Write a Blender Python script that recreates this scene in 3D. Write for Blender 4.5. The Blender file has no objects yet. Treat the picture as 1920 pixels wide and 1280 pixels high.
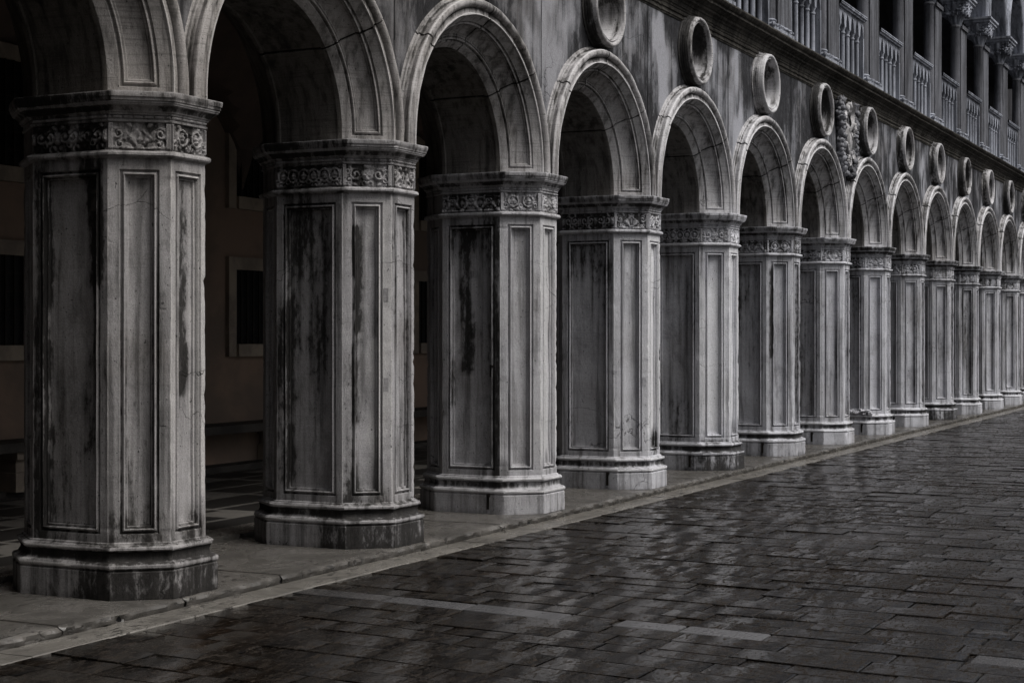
import bpy, math, random
from mathutils import Vector, noise
from math import sin, cos, pi, sqrt, atan2, radians
S = 2.85; X1 = 8.742
C = bpy.context.scene.collection
scn = bpy.context.scene
rnd = random.Random(7)
def N(x, y, z): return noise.noise(Vector((x, y, z)))
def sst(e0, e1, x):
    t = max(0., min(1., (x - e0) / (e1 - e0))); return t * t * (3 - 2 * t)

# ------------------------------------------------------------------ mesh helpers
class MB:
    def __init__(s): s.v = []; s.f = []; s.g = []
    def vert(s, p, g=0.0): s.v.append(tuple(p)); s.g.append(g); return len(s.v) - 1
    def grid(s, rows, closed=False, flip=False, g=None):
        idx = [[s.vert(p, 0.0 if g is None else g[i][j]) for j, p in enumerate(r)] for i, r in enumerate(rows)]
        n = len(rows[0])
        for i in range(len(rows) - 1):
            for j in range(n if closed else n - 1):
                k = (j + 1) % n
                q = (idx[i][j], idx[i][k], idx[i+1][k], idx[i+1][j])
                s.f.append(q[::-1] if flip else q)
        return idx
    def box(s, x0, x1, y0, y1, z0, z1, g=0.0):
        a = [s.vert(p, g) for p in ((x0,y0,z0),(x1,y0,z0),(x1,y1,z0),(x0,y1,z0),(x0,y0,z1),(x1,y0,z1),(x1,y1,z1),(x0,y1,z1))]
        for q in ((0,3,2,1),(4,5,6,7),(0,1,5,4),(1,2,6,5),(2,3,7,6),(3,0,4,7)): s.f.append(tuple(a[i] for i in q))
    def poly(s, pts, g=0.0): s.f.append(tuple(s.vert(p, g) for p in pts))
    def lathe(s, prof, n=24, cx=0, cy=0, disp=None):
        rows = []
        for (r, z) in prof:
            row = []
            for k in range(n):
                t = 2 * pi * k / n; rr = r + (disp(t, z, r) if disp else 0)
                row.append((cx + rr * cos(t), cy + rr * sin(t), z))
            rows.append(row)
        s.grid(rows, True)
    def blob(s, c, r, seed=0, n=8, m=6, amp=.35, sc=(1,1,1)):
        rows = []
        for i in range(m + 1):
            ph = -pi/2 + pi * i / m; row = []
            for k in range(n):
                t = 2*pi*k/n; d = Vector((cos(ph)*cos(t), cos(ph)*sin(t), sin(ph)))
                q = r * (1 + amp * N(d.x*1.7+seed, d.y*1.7, d.z*1.7+seed*.3))
                row.append((c[0]+d.x*q*sc[0], c[1]+d.y*q*sc[1], c[2]+d.z*q*sc[2]))
            rows.append(row)
        s.grid(rows, True)
    def build(s, name, mat, parent=None, sharp=35, smooth=True):
        me = bpy.data.meshes.new(name); me.from_pydata(s.v, [], s.f); me.update()
        if any(s.g):
            at = me.attributes.new('grime_shade_tone', 'FLOAT', 'POINT'); at.data.foreach_set('value', s.g)
        me.materials.append(mat)
        if smooth:
            me.polygons.foreach_set('use_smooth', [True] * len(me.polygons)); me.set_sharp_from_angle(angle=radians(sharp))
        o = bpy.data.objects.new(name, me); C.objects.link(o)
        if parent: o.parent = parent
        return o
def tag(o, label=None, cat=None, group=None, kind=None):
    if label: o['label'] = label
    if cat: o['category'] = cat
    if group: o['group'] = group
    if kind: o['kind'] = kind
    return o
def empty(name, loc=(0,0,0)):
    o = bpy.data.objects.new(name, None); o.location = loc; o.empty_display_size = .2; C.objects.link(o); return o
def copy_tree(o, parent=None, loc=None):
    c = o.copy(); C.objects.link(c)
    if parent: c.parent = parent
    if loc: c.location = loc
    for ch in list(o.children): copy_tree(ch, c)
    return c

# ------------------------------------------------------------------ materials
class NT:
    def __init__(s, name):
        s.m = bpy.data.materials.new(name); s.m.use_nodes = True; s.t = s.m.node_tree; s.t.nodes.clear()
        s.out = s.n('ShaderNodeOutputMaterial'); s.b = s.n('ShaderNodeBsdfPrincipled')
        s.t.links.new(s.b.outputs[0], s.out.inputs[0]); s.pos = s.n('ShaderNodeNewGeometry').outputs['Position']
    def n(s, k): return s.t.nodes.new(k)
    def set(s, sock, v):
        if isinstance(v, bpy.types.NodeSocket): s.t.links.new(v, sock)
        elif isinstance(v, (tuple, list)) and len(v) == 3 and sock.type == 'RGBA': sock.default_value = (*v, 1)
        else: sock.default_value = v
    def scale(s, v, sc, off=(0,0,0)):
        m = s.n('ShaderNodeVectorMath'); m.operation = 'MULTIPLY_ADD'; s.set(m.inputs[0], v); m.inputs[1].default_value = sc; m.inputs[2].default_value = off
        return m.outputs[0]
    def noise(s, v, sc=1, detail=6, rough=.6, dist=0):
        q = s.n('ShaderNodeTexNoise'); s.set(q.inputs['Vector'], v); q.inputs['Scale'].default_value = sc; q.inputs['Detail'].default_value = detail
        q.inputs['Roughness'].default_value = rough; q.inputs['Distortion'].default_value = dist; return q.outputs['Fac']
    def vor(s, v, sc, feat='DISTANCE_TO_EDGE', out='Distance'):
        q = s.n('ShaderNodeTexVoronoi'); q.feature = feat; s.set(q.inputs['Vector'], v); q.inputs['Scale'].default_value = sc; return q.outputs[out]
    def math(s, op, a, b=0.0, c=None, clamp=False):
        q = s.n('ShaderNodeMath'); q.operation = op; q.use_clamp = clamp; s.set(q.inputs[0], a); s.set(q.inputs[1], b)
        if c is not None: s.set(q.inputs[2], c)
        return q.outputs[0]
    def ramp(s, v, a, b, x=0.0, y=1.0):
        q = s.n('ShaderNodeMapRange'); q.interpolation_type = 'SMOOTHSTEP'; s.set(q.inputs[0], v)
        for i, w in enumerate((a, b, x, y)): q.inputs[i+1].default_value = w
        return q.outputs[0]
    def mix(s, f, a, b, mode='MIX'):
        q = s.n('ShaderNodeMix'); q.data_type = 'RGBA'; q.blend_type = mode; s.set(q.inputs[0], f); s.set(q.inputs[6], a); s.set(q.inputs[7], b); return q.outputs[2]
    def attr(s, name):
        q = s.n('ShaderNodeAttribute'); q.attribute_name = name; return q.outputs['Fac']
    def bump(s, h, dist=.01, strength=1.0, normal=None):
        q = s.n('ShaderNodeBump'); s.set(q.inputs['Height'], h); q.inputs['Distance'].default_value = dist; q.inputs['Strength'].default_value = strength
        if normal: s.set(q.inputs['Normal'], normal)
        return q.outputs[0]

def stone(name, light, mid, dark, thr=.56, strata=.5, warm=.3, bumpd=.006, spec=.10, cracks=True, crust=.93, mott=.5):
    t = NT(name); P = t.pos
    g = t.attr('grime_shade_tone')
    big = t.noise(t.scale(P, (1.5, 1.5, .38)), 1, 7, .6, .3)
    streak = t.noise(t.scale(P, (13, 13, .55)), 1, 6, .58, .15)
    fine = t.noise(t.scale(P, (24, 24, 11)), 1, 6, .72)
    grain = t.noise(t.scale(P, (110, 110, 90)), 1, 3, .7)
    lay = t.noise(t.scale(P, (2.2, 2.2, 70)), 1, 4, .62, .7)
    m = t.math('MULTIPLY_ADD', big, .60, t.math('MULTIPLY', streak, .30))
    m = t.math('MULTIPLY_ADD', fine, .12, m)
    rag = t.math('MULTIPLY_ADD', t.math('SUBTRACT', fine, .5), .50, m)
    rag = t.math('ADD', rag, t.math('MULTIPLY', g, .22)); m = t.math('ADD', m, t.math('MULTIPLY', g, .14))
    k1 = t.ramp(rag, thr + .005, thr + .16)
    k2 = t.ramp(m, thr - .16, thr + .08)
    col = t.mix(k2, light, mid)
    tint = t.noise(t.scale(P, (.9, .9, 1.3), (3, 7, 1)), 1, 4, .6)
    col = t.mix(t.ramp(tint, .45, .68, 0, warm), col, tuple(c * w for c, w in zip(mid, (1.02, .90, .74))))
    col = t.mix(t.ramp(streak, .42, .58, .30, 0), col, tuple(c * 1.12 for c in light))
    col = t.mix(t.ramp(streak, .52, .66, 0, .55), col, tuple(c * .6 for c in mid))
    col = t.mix(t.ramp(lay, .52, .64, 0, strata), col, tuple(c * .62 for c in mid))
    cl = t.noise(t.scale(P, (4, 4, 2.2), (9, 2, 4)), 1, 9, .74, .5)
    col = t.mix(t.ramp(cl, .33, .52, mott, 0), col, tuple(c * .42 for c in mid))
    col = t.mix(t.ramp(g, -.25, -1.1, 0, .8), col, tuple(min(.72, c * 1.35) for c in light))  # negative values: worn pale stone and painted edge highlights
    rough_dark = t.mix(t.ramp(fine, .42, .62), dark, tuple(c * 3.2 for c in dark))
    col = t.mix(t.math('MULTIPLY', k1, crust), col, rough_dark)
    col = t.mix(t.ramp(grain, .32, .68, .30, 0), col, tuple(c * .3 for c in mid))
    speck = t.ramp(t.noise(t.scale(P, (60, 60, 34), (5, 5, 5)), 1, 2, .5), .68, .73, 0, .8)
    col = t.mix(speck, col, (.02, .02, .02))
    h = t.math('MULTIPLY_ADD', lay, .5*strata, t.math('MULTIPLY', fine, 1.2)); h = t.math('MULTIPLY_ADD', grain, .3, h)
    h = t.math('MULTIPLY_ADD', streak, .5, h)
    if cracks:
        wob = t.n('ShaderNodeVectorMath'); wob.operation = 'ADD'
        nz = t.n('ShaderNodeTexNoise'); t.set(nz.inputs['Vector'], P); nz.inputs['Scale'].default_value = 4; nz.inputs['Detail'].default_value = 5
        t.set(wob.inputs[0], t.scale(P, (.8, .8, 1.9))); t.set(wob.inputs[1], t.scale(nz.outputs['Color'], (.35, .35, .5)))
        e = t.vor(wob.outputs[0], 1.0)
        crk = t.math('MULTIPLY', t.ramp(e, .0012, .005, .75, 0), t.ramp(t.noise(P, .7, 3, .5), .50, .60))
        e2 = t.vor(wob.outputs[0], 5.2)
        crk2 = t.math('MULTIPLY', t.ramp(e2, .002, .010, .12, 0), t.ramp(t.noise(t.scale(P, (1,1,1), (4,4,4)), 1.0, 3, .5), .62, .70))
        col = t.mix(t.math('MULTIPLY', crk, .85), col, (.015, .015, .014))
        h = t.math('MULTIPLY_ADD', crk, -1.2, h)
    # vignette painted into the stone colour: near end darker, far end paler and bluer
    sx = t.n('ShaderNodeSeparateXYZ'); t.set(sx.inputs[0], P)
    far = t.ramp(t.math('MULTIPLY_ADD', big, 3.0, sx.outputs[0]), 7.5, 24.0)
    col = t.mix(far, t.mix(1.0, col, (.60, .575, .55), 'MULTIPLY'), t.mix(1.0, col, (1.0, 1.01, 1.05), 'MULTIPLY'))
    t.set(t.b.inputs['Base Color'], col)
    t.set(t.b.inputs['Roughness'], t.ramp(tint, .35, .7, .85, .6))
    t.b.inputs['Specular IOR Level'].default_value = spec
    t.set(t.b.inputs['Normal'], t.bump(h, bumpd))
    return t.m

M = {}
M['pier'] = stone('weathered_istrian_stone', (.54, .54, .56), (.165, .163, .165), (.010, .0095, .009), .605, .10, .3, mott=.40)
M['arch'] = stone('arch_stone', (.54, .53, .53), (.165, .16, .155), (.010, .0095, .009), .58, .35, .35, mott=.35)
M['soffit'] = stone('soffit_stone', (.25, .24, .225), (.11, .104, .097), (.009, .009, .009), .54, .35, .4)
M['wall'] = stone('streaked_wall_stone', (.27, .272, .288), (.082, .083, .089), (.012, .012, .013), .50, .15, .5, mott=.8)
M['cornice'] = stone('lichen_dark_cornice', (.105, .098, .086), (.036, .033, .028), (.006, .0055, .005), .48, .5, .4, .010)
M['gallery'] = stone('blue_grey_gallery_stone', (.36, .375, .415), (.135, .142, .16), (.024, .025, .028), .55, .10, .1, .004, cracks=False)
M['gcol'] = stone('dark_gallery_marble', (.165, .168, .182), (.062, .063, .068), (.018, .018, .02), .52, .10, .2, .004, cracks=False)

def plain(name, colA, colB, sc=3, rough=.8, bumpd=.004):
    t = NT(name); n1 = t.noise(t.pos, sc, 7, .65, .3); n2 = t.noise(t.pos, sc * 14, 4, .6)
    col = t.mix(t.ramp(n1, .38, .62), colA, colB); t.set(t.b.inputs['Base Color'], col)
    t.b.inputs['Roughness'].default_value = rough; t.b.inputs['Specular IOR Level'].default_value = .15; t.set(t.b.inputs['Normal'], t.bump(n2, bumpd)); return t.m
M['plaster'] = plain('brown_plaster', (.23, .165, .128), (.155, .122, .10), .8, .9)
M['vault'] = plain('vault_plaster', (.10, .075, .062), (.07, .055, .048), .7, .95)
M['frame'] = plain('dull_window_stone', (.30, .255, .205), (.19, .16, .135), 2)
M['dark'] = plain('dark_glass', (.006, .006, .007), (.010, .010, .011), 3, .35)
M['iron'] = plain('iron_grating', (.012, .011, .010), (.02, .017, .014), 12, .6)
M['bench'] = plain('bench_stone', (.06, .055, .05), (.035, .032, .03), 3, .8)
M['void'] = plain('dark_disc_stone', (.07, .068, .068), (.04, .04, .042), 4, .9)  # dark stone behind the roundel bowls

def slabs_mat():
    t = NT('wet_trachyte_paving'); P = t.pos
    tone = t.attr('grime_shade_tone')
    n1 = t.noise(P, .8, 6, .6, .4); n2 = t.noise(t.scale(P, (4, 10, 9)), 1, 7, .80, .9)
    grit = t.noise(t.scale(P, (11, 30, 30)), 1, 4, .85, .6); lump = t.noise(t.scale(P, (5, 8, 7)), 1, 4, .62, .5); chis = t.noise(t.scale(P, (14, 24, 20)), 1, 5, .7, .8)
    flat = t.ramp(tone, 1.4, 2.0)
    col = t.mix(t.ramp(n2, .42, .58), (.0012, .001, .0009), (.0125, .0098, .0075))
    col = t.mix(t.ramp(tone, 0, 1.2, 0, .8), col, t.mix(t.ramp(n2, .36, .64), (.008, .007, .006), (.022, .019, .016)))
    col = t.mix(t.ramp(n1, .52, .7, 0, .5), col, (.012, .0068, .0035))
    col = t.mix(t.ramp(grit, .54, .64, 0, .75), col, (.036, .030, .025))
    col = t.mix(t.ramp(grit, .38, .47, .85, 0), col, (.002, .002, .002))
    col = t.mix(t.math('MULTIPLY', flat, .9), col, (.092, .092, .097))
    t.set(t.b.inputs['Base Color'], col)
    wet = t.noise(t.scale(P, (1, 1, 1), (3, 1, 0)), .5, 6, .66, .6)
    dry = t.ramp(wet, .42, .60)
    # water lies in the hollows of the pecked surface; the raised grain between is nearly matt
    film = t.math('MULTIPLY_ADD', grit, .72, t.math('MULTIPLY', n2, .28)); film = t.math('MULTIPLY_ADD', wet, -.22, film)
    film = t.ramp(film, .385, .46, 1.0, 0.0); film = t.math('MULTIPLY', film, t.math('MULTIPLY_ADD', flat, -.55, 1.0))
    t.set(t.b.inputs['Roughness'], t.math('MULTIPLY_ADD', film, -.46, .55))
    t.set(t.b.inputs['Specular IOR Level'], t.math('MULTIPLY_ADD', film, .50, .03))
    amp = t.math('MULTIPLY', t.math('MULTIPLY_ADD', flat, -.7, 1.0), t.math('MULTIPLY_ADD', dry, .65, .35))
    h = t.math('MULTIPLY', t.math('MULTIPLY_ADD', chis, .30, lump), amp)
    b = t.n('ShaderNodeBump'); t.set(b.inputs['Height'], h); b.inputs['Distance'].default_value = .0065
    t.set(t.b.inputs['Normal'], b.outputs[0]); return t.m
M['slabs'] = slabs_mat()
def platform_mat(name, a, b, ro=.3):
    t = NT(name); P = t.pos
    n1 = t.noise(P, 1.6, 7, .65, .6); n2 = t.noise(P, 16, 6, .7, .4); n3 = t.noise(P, 60, 3, .7)
    pits = t.ramp(t.noise(t.scale(P, (8, 26, 9)), 1, 4, .6, .9), .57, .61)
    pits = t.math('MULTIPLY', pits, t.ramp(t.noise(P, 1.3, 3, .5), .42, .54))
    col = t.mix(t.ramp(n1, .36, .64), a, b); col = t.mix(t.ramp(n2, .5, .7, 0, .5), col, (.10, .09, .08))
    col = t.mix(t.math('MULTIPLY', pits, .85), col, (.02, .018, .016))
    col = t.mix(t.ramp(t.attr('grime_shade_tone'), 0, 1, 0, .9), col, (.025, .022, .019))
    t.set(t.b.inputs['Base Color'], col); t.set(t.b.inputs['Roughness'], t.ramp(n1, .35, .65, ro, ro + .3))
    h = t.math('MULTIPLY_ADD', pits, -1.5, t.math('MULTIPLY_ADD', n3, .2, n2)); t.set(t.b.inputs['Normal'], t.bump(h, .006)); return t.m
M['platform'] = platform_mat('wet_platform_stone', (.115, .108, .100), (.045, .042, .038), .10)
M['strip'] = platform_mat('wet_gutter_stone', (.165, .155, .140), (.08, .074, .066), .12)
def floor_mat():
    t = NT('arcade_floor_pattern'); P = t.pos
    sx = t.n('ShaderNodeSeparateXYZ'); t.set(sx.inputs[0], P)
    def band(v, per, w, off=0):
        q = t.math('FRACT', t.math('ADD', t.math('DIVIDE', v, per), off)); return t.math('LESS_THAN', q, w / per)
    x, y = sx.outputs[0], sx.outputs[1]
    a = band(x, 1.425, .09); b = band(y, .62, .07, .3); c = t.math('MULTIPLY', band(x, 1.425, .5, .35), band(y, 1.24, .45, .1))
    m = t.math('MAXIMUM', t.math('MAXIMUM', a, b), c)
    n = t.noise(P, 6, 5, .6)
    col = t.mix(m, (.012, .011, .010), t.mix(n, (.16, .15, .135), (.07, .065, .06)))
    t.set(t.b.inputs['Base Color'], col); t.b.inputs['Roughness'].default_value = .5; return t.m
M['floor'] = floor_mat()

# ------------------------------------------------------------------ pier geometry
BASE = dict(w=.479, a=.263, b=.309, d=.766, o=0.0); SH = dict(w=.367, a=.255, b=.316, d=.636, o=.065)
def corners(t):
    q = {k: BASE[k] + (SH[k] - BASE[k]) * t for k in BASE}
    h = q['w']/2; H = h + q['a']; y0 = q['o']; y1 = y0 + q['b']; y2 = y1 + q['d']; y3 = y2 + q['b']
    return [(h, y0), (-h, y0), (-H, y1), (-H, y2), (-h, y3), (h, y3), (H, y2), (H, y1)]   # front is 0-1, chamfer 1-2, reveal 2-3
def facept(c, i, u, inward=0.0):
    a = c[i]; b = c[(i+1) % 8]; dx, dy = b[0]-a[0], b[1]-a[1]; L = math.hypot(dx, dy)
    nx, ny = -dy/L, dx/L       # inward normal for this winding
    mx, my = 0.0, .692
    px, py = a[0]+dx*u, a[1]+dy*u
    if (mx-px)*nx + (my-py)*ny < 0: nx, ny = -nx, -ny
    return px + nx*inward, py + ny*inward, L, nx, ny
PROF = [(0, 0), (.006, .016), (.016, .017), (.022, .003), (.031, -.003), (.037, .006), (.040, .026), (.052, .028), (.057, .044), (.062, .046)]
GROOVE_SHADE = {.006: .6, .016: .6, .031: -.35, .022: -.1, .037: .25, .040: .8, .057: .6}  # crevice shade and crust painted into the grooves, bead crest lightened
def prof(m):
    if m <= 0: return 0.0
    if m >= PROF[-1][0]: return PROF[-1][1]
    for (a, x), (b, y) in zip(PROF, PROF[1:]):
        if a <= m <= b: return x + (y-x)*(m-a)/(b-a)
def panel_breaks(L, m0, m1, step, jit=.012):
    bs = {0.0, jit, L-jit, L}
    for m, _ in PROF: bs.add(m0+m); bs.add(L-m1-m)
    lo, hi = m0+PROF[-1][0], L-m1-PROF[-1][0]
    n = max(1, int((hi-lo)/step))
    for i in range(1, n): bs.add(lo+(hi-lo)*i/n)
    return sorted(bs)
def wearf(k, x, y, z, d, amp=1.0):
    """chips near an arris: d is the distance to the edge"""
    e = max(0, 1 - d/.035)
    n = .7*N(x*3+k*17.3, y*3, z*5) + .8*N(x*5+k*3, y*5, z*27)
    return amp * (e * max(0, n-.12) * .022 + e * .0015)
# stain blobs per pier: (face, u0, u1, z0, z1, strength, softness)
STAIN = {
 1: [(2,.0,.30,.9,2.9,.55,.10),(2,.28,.36,.9,1.9,.7,.06),(2,0,1,1.9,2.9,.45,.5),(2,.05,.35,2.0,2.85,.6,.1),(2,.8,1,.4,2.9,1.0,.12),(1,.55,.95,.3,1.0,.5,.2),(1,0,1,.3,.55,.5,.15),(0,0,.3,.6,2.8,-1.0,.1),(0,.8,1,.6,2.8,-.7,.1),(0,.42,.68,1.35,2.8,1.0,.04),(0,0,1,.3,.5,.5,.1)],
 2: [(1,0,.5,.4,2.9,-.9,.15),(2,.75,1,.5,2.0,.9,.1),(2,.2,.8,1.45,2.9,.55,.3),(2,0,1,2.3,2.9,.4,.3),(1,.55,.78,1.75,2.62,1.25,.03),(1,.30,.40,1.7,2.5,1.0,.02),(1,.6,.8,1.0,1.75,.62,.05),(1,.0,.3,.3,.9,.5,.2),(1,.78,1,.3,1.6,.55,.1),(0,0,1,1.6,2.9,.62,.25),(1,0,1,.3,.6,.55,.15)],
 3: [(1,0,1,.5,2.9,-.5,.1),(0,0,1,.5,2.9,-.8,.1),(2,.5,.72,1.35,2.8,1.0,.04),(2,0,.12,.3,2.9,.55,.08),(2,0,1,2.5,2.9,.5,.2),(2,.75,.9,1.0,1.5,.6,.05)],
 4: [(1,0,1,.5,2.9,-.5,.1),(0,0,1,.6,2.9,-.9,.1),(2,.1,.45,1.6,2.5,.6,.2),(2,0,1,2.4,2.9,.6,.3),(0,.2,.6,.35,.6,.8,.06)],
 5: [(1,.1,1,.5,2.5,-1.0,.2),(0,0,1,.6,2.9,-.9,.1),(2,.2,.6,.3,.95,.5,.2),(2,0,1,1.8,2.9,.35,.4),(1,0,1,.3,.42,.9,.05)],
 6: [(2,0,1,1.2,2.9,.5,.3),(1,.72,.9,1.4,2.7,1.1,.04),(0,0,1,1.0,2.8,.4,.2)],
 7: [(2,0,1,.4,2.9,.3,.3),(1,.1,.3,.6,1.6,-.3,.2)],
 8: [(2,0,1,.3,2.9,.6,.3)], 10: [(0,0,1,.3,2.9,.45,.2)], 12: [(1,.45,.6,.9,2.7,1.3,.03)],
}
DARKBASE = {1: .82, 2: .88, 5: .95, 10: .95, 6: .3, 9: .2}
def stain(k, f, u, z, salt=0):
    g = 0
    for (ff, u0, u1, z0, z1, s, so) in STAIN.get(k, []):
        if ff != f: continue
        uu = u + .05*N(z*3+k, salt, 1.3)+.03*N(z*11+k, 5, 2); zz = z + .12*N(u*6+k, 3, salt)
        su = sst(u0-so*.6, u0+so*.6, uu) * (1-sst(u1-so*.6, u1+so*.6, uu)); sz = sst(z0-so, z0+so, zz) * (1-sst(z1-so, z1+so, zz))
        g += s*su*sz
    return g
def shaft_mesh(k, res):
    mb = MB(); c = corners(1.0); z0, z1 = .36, 2.887
    m0s = {0: .045, 1: .075, 2: .06, 3: .08, 4: .045, 5: .08, 6: .085, 7: .08}
    step = {0: .045, 1: .06, 2: .1}[res]
    H = z1 - z0
    for f in range(8):
        hidden = f in (4, 5)
        L = facept(c, f, 0)[2]; m0 = m0s[f]
        ub = panel_breaks(L, m0, m0, .08 if hidden else step)
        zb = panel_breaks(H, .055, .085, .3 if hidden else step*.8)
        rows = []; G = []
        for zz in zb:
            row = []; gr = []
            for u in ub:
                m = min(u-m0, L-u-m0, zz-.055, H-zz-.085)
                z = z0 + zz; d = min(u, L-u)
                x, y, _, nx, ny = facept(c, f, u/L, 0)
                if res == 2 and hidden: w = 0
                else: w = wearf(k, c[f][0] if u < L/2 else c[(f+1)%8][0], c[f][1] if u < L/2 else c[(f+1)%8][1], z, d) + .0035*N(x*4+k*9, y*4, z*4)
                p = prof(m) * (1 + .25*N(x*7, z*3, k*5.5))
                if d < 1e-6:   # corner vertex: shared direction towards the axis
                    ax, ay = -x, .699-y; l = math.hypot(ax, ay); row.append((x+ax/l*w, y+ay/l*w, z))
                else: row.append((x+nx*(w+p), y+ny*(w+p), z))
                gr.append(stain(k, f, u/L, z) + .25*(1-sst(0, .10, z-z0)) + GROOVE_SHADE.get(round(m, 4), 0)*(.75+.5*N(x*5, z*1.7, k)) - (1.1*(.8+.8*N(z*2.3, k*3, f)) if d < .004 else 0))  # stains plus painted groove shade and arris highlights
            rows.append(row); G.append(gr)
        mb.grid(rows, g=G, flip=True)
    return mb
def loft(levels, k, step=.05, amp=1.0, gfun=None, cap=True, zoff=0):
    mb = MB(); c0 = corners(0)
    us = []
    for f in range(8):
        L = facept(c0, f, 0)[2]; n = max(2, int(L/step)); e = .018/L
        for u in [0, e] + [i/n for i in range(1, n)] + [1-e]: us.append((f, u, min(u, 1-u)*L))
    rows = []; G = []
    for (z, t) in levels:
        c = corners(t); row = []; gr = []
        for (f, u, d) in us:
            x, y, _, nx, ny = facept(c, f, u)
            cx = c[f] if u < .5 else c[(f+1)%8]
            w = wearf(k+31, cx[0], cx[1], z*3.4, d, amp*.8) + .002*amp*N(x*5+k*7, y*5, z*12) + amp*.014*max(0, N(x*13+k*3, y*13, z*26)-.34)
            dz = 0
            if d < 1e-6: ax, ay = -x, .699-y; l = math.hypot(ax, ay); nx, ny = ax/l, ay/l
            row.append((x+nx*w, y+ny*w, z)); gr.append(gfun(f, u, z) if gfun else 0)
        rows.append(row); G.append(gr)
    mb.grid(rows, True, g=G, flip=True)
    if cap:
        mb.f.append(tuple(range(len(mb.v)-len(us), len(mb.v)))[::-1])
    return mb
def roll(z0, z1, t0, bulge, n=5):
    return [(z0+(z1-z0)*(.5-.5*cos(pi*i/n)), t0-bulge*sin(pi*i/n)) for i in range(n+1)]
BASEL = [(0,.03),(.06,0),(.12,.02),(.178,0),(.186,.12),(.190,.12)] + roll(.190,.238,.22,.28) + [(.242,.45),(.262,.62),(.280,.66),(.298,.58),(.304,.50)] + roll(.306,.348,.62,.30) + [(.351,.78),(.358,.80),(.366,1.0)]
CAPL1 = [(2.872,1.0)] + roll(2.878,2.922,.86,.34) + [(2.926,1.02)]
CAPL2 = [(3.108,1.0),(3.112,.84),(3.124,.82),(3.128,.96),(3.132,.96)]
CAPL3 = [(3.154,.96),(3.156,.74),(3.168,.70),(3.172,.56),(3.180,.52),(3.195,.42),(3.208,.20),(3.214,-.02),(3.222,-.05),(3.226,-.14),(3.236,-.15),(3.240,-.24),(3.256,-.27),(3.262,-.35),(3.288,-.40),(3.297,-.37)]
def orn(u, v, L, seed, kind):
    """carved relief height for a frieze face: u across, v up, in metres (centre 0); v 0..0.18"""
    x = abs(u); h = 0.0; hw = L/2
    def spiral(cx, cy, r, turns=1.6, s=1):
        dx, dy = x-cx, v-cy; rr = math.hypot(dx, dy)
        if rr > r: return 0
        a = atan2(dy, dx*s); q = (rr/r*turns*2*pi - a)
        return (.5+.5*sin(q)) * (1-(rr/r)**4)
    if kind == 0:   # scrolls either side of a rosette
        h = max(h, spiral(hw*.52, .10, .058)); h = max(h, .8*spiral(hw*.82, .055, .035)); h = max(h, .7*spiral(hw*.84, .125, .03, 1.2, -1))
        rr = math.hypot(x, v-.095)
        if rr < .045: h = max(h, (1-(rr/.045)**2)**.5*(.75+.25*cos(5*atan2(v-.095, x+1e-6))))
    elif kind == 1: # two heads in wreaths over a shell
        for cx in (hw*.42,):
            rr = math.hypot((x-cx)*1.0, v-.10)
            if rr < .033: h = max(h, 1.1*sqrt(max(0, 1-(rr/.033)**2))*(.8+.2*sin(v*260)))
            if .043 < rr < .058: h = max(h, .8)
        h = max(h, .8*spiral(hw*.82, .06, .04)); rr = math.hypot(x, v-.01)
        if rr < .045: h = max(h, .8*(.7+.3*cos(9*atan2(v, x+1e-6))))
    else:           # leaf fan
        a = atan2(v-.01, x+1e-6); rr = math.hypot(x, v-.01)
        h = max(0, .5+.5*cos(7*a)) * sst(.02, .05, rr) * (1-sst(.10, .125, rr)) ; h = max(h, spiral(hw*.75, .11, .045)); h = max(h, .8*spiral(hw*.7, .04, .035))
        if rr < .03: h = 1
    h *= .82+.5*N(u*45+seed*11, v*45, seed)
    h = max(h, .42*sst(.05, .22, N(x*30+seed, v*32, 3)))
    if hw-x < .012: h = max(h, .65)
    return max(0, min(1.15, h))
def frieze_mesh(k, res):
    mb = MB(); c = corners(1.0); z0, z1 = 2.924, 3.110; st = {0: .006, 1: .009, 2: .02}[res]
    for f in range(8):
        s = st if f in (0, 1, 2) else .04
        L = facept(c, f, 0)[2]; nu = max(2, int(L/s)); nv = max(2, int((z1-z0)/s)); rows = []; G = []
        for j in range(nv+1):
            row = []; gr = []
            for i in range(nu+1):
                u = i/nu*L-L/2; v = (z1-z0)*j/nv
                uu = u
                if f == 2: uu = (abs(u) % .2)-.1
                h = orn(uu, v, min(L, .36) if f != 2 else .24, k*1.7+f, (k+f) % 3) if s < .03 else .3
                edge = sst(0, .012, v)*sst(0, .012, z1-z0-v)
                if i in (0, nu): edge *= 0
                x, y, *_ = facept(c, f, i/nu, -.026*h*edge + .004)
                row.append((x, y, z0+v)); gr.append((1.0 if k in (1,4) else .8)-1.5*h + stain(k, f, i/nu, 2.6)*.5)  # relief shading painted in: sunk ground dark, raised carving pale
            rows.append(row); G.append(gr)
        mb.grid(rows, g=G, flip=True)
    # bead-and-reel band
    for f in range(8):
        L = facept(c, f, 0)[2]; n = max(3, int(L/.062)); rows = []
        m = n*8 if f in (0,1,2) else n
        for z, o in ((3.131, 0), (3.137, 1), (3.143, 1.15), (3.149, 1), (3.155, 0)):
            row = []
            for i in range(m+1):
                ph = (i/8) % 1.0; a = 1.0 if ph < .62 else (.75 if (.7 < ph < .78 or .86 < ph < .94) else .1)
                x, y, *_ = facept(c, f, i/m, -.004-.013*o*a*(1 if 0 < i < m else 0)); row.append((x, y, z))
            rows.append(row)
        mb.grid(rows, flip=True)
    return mb
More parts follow.
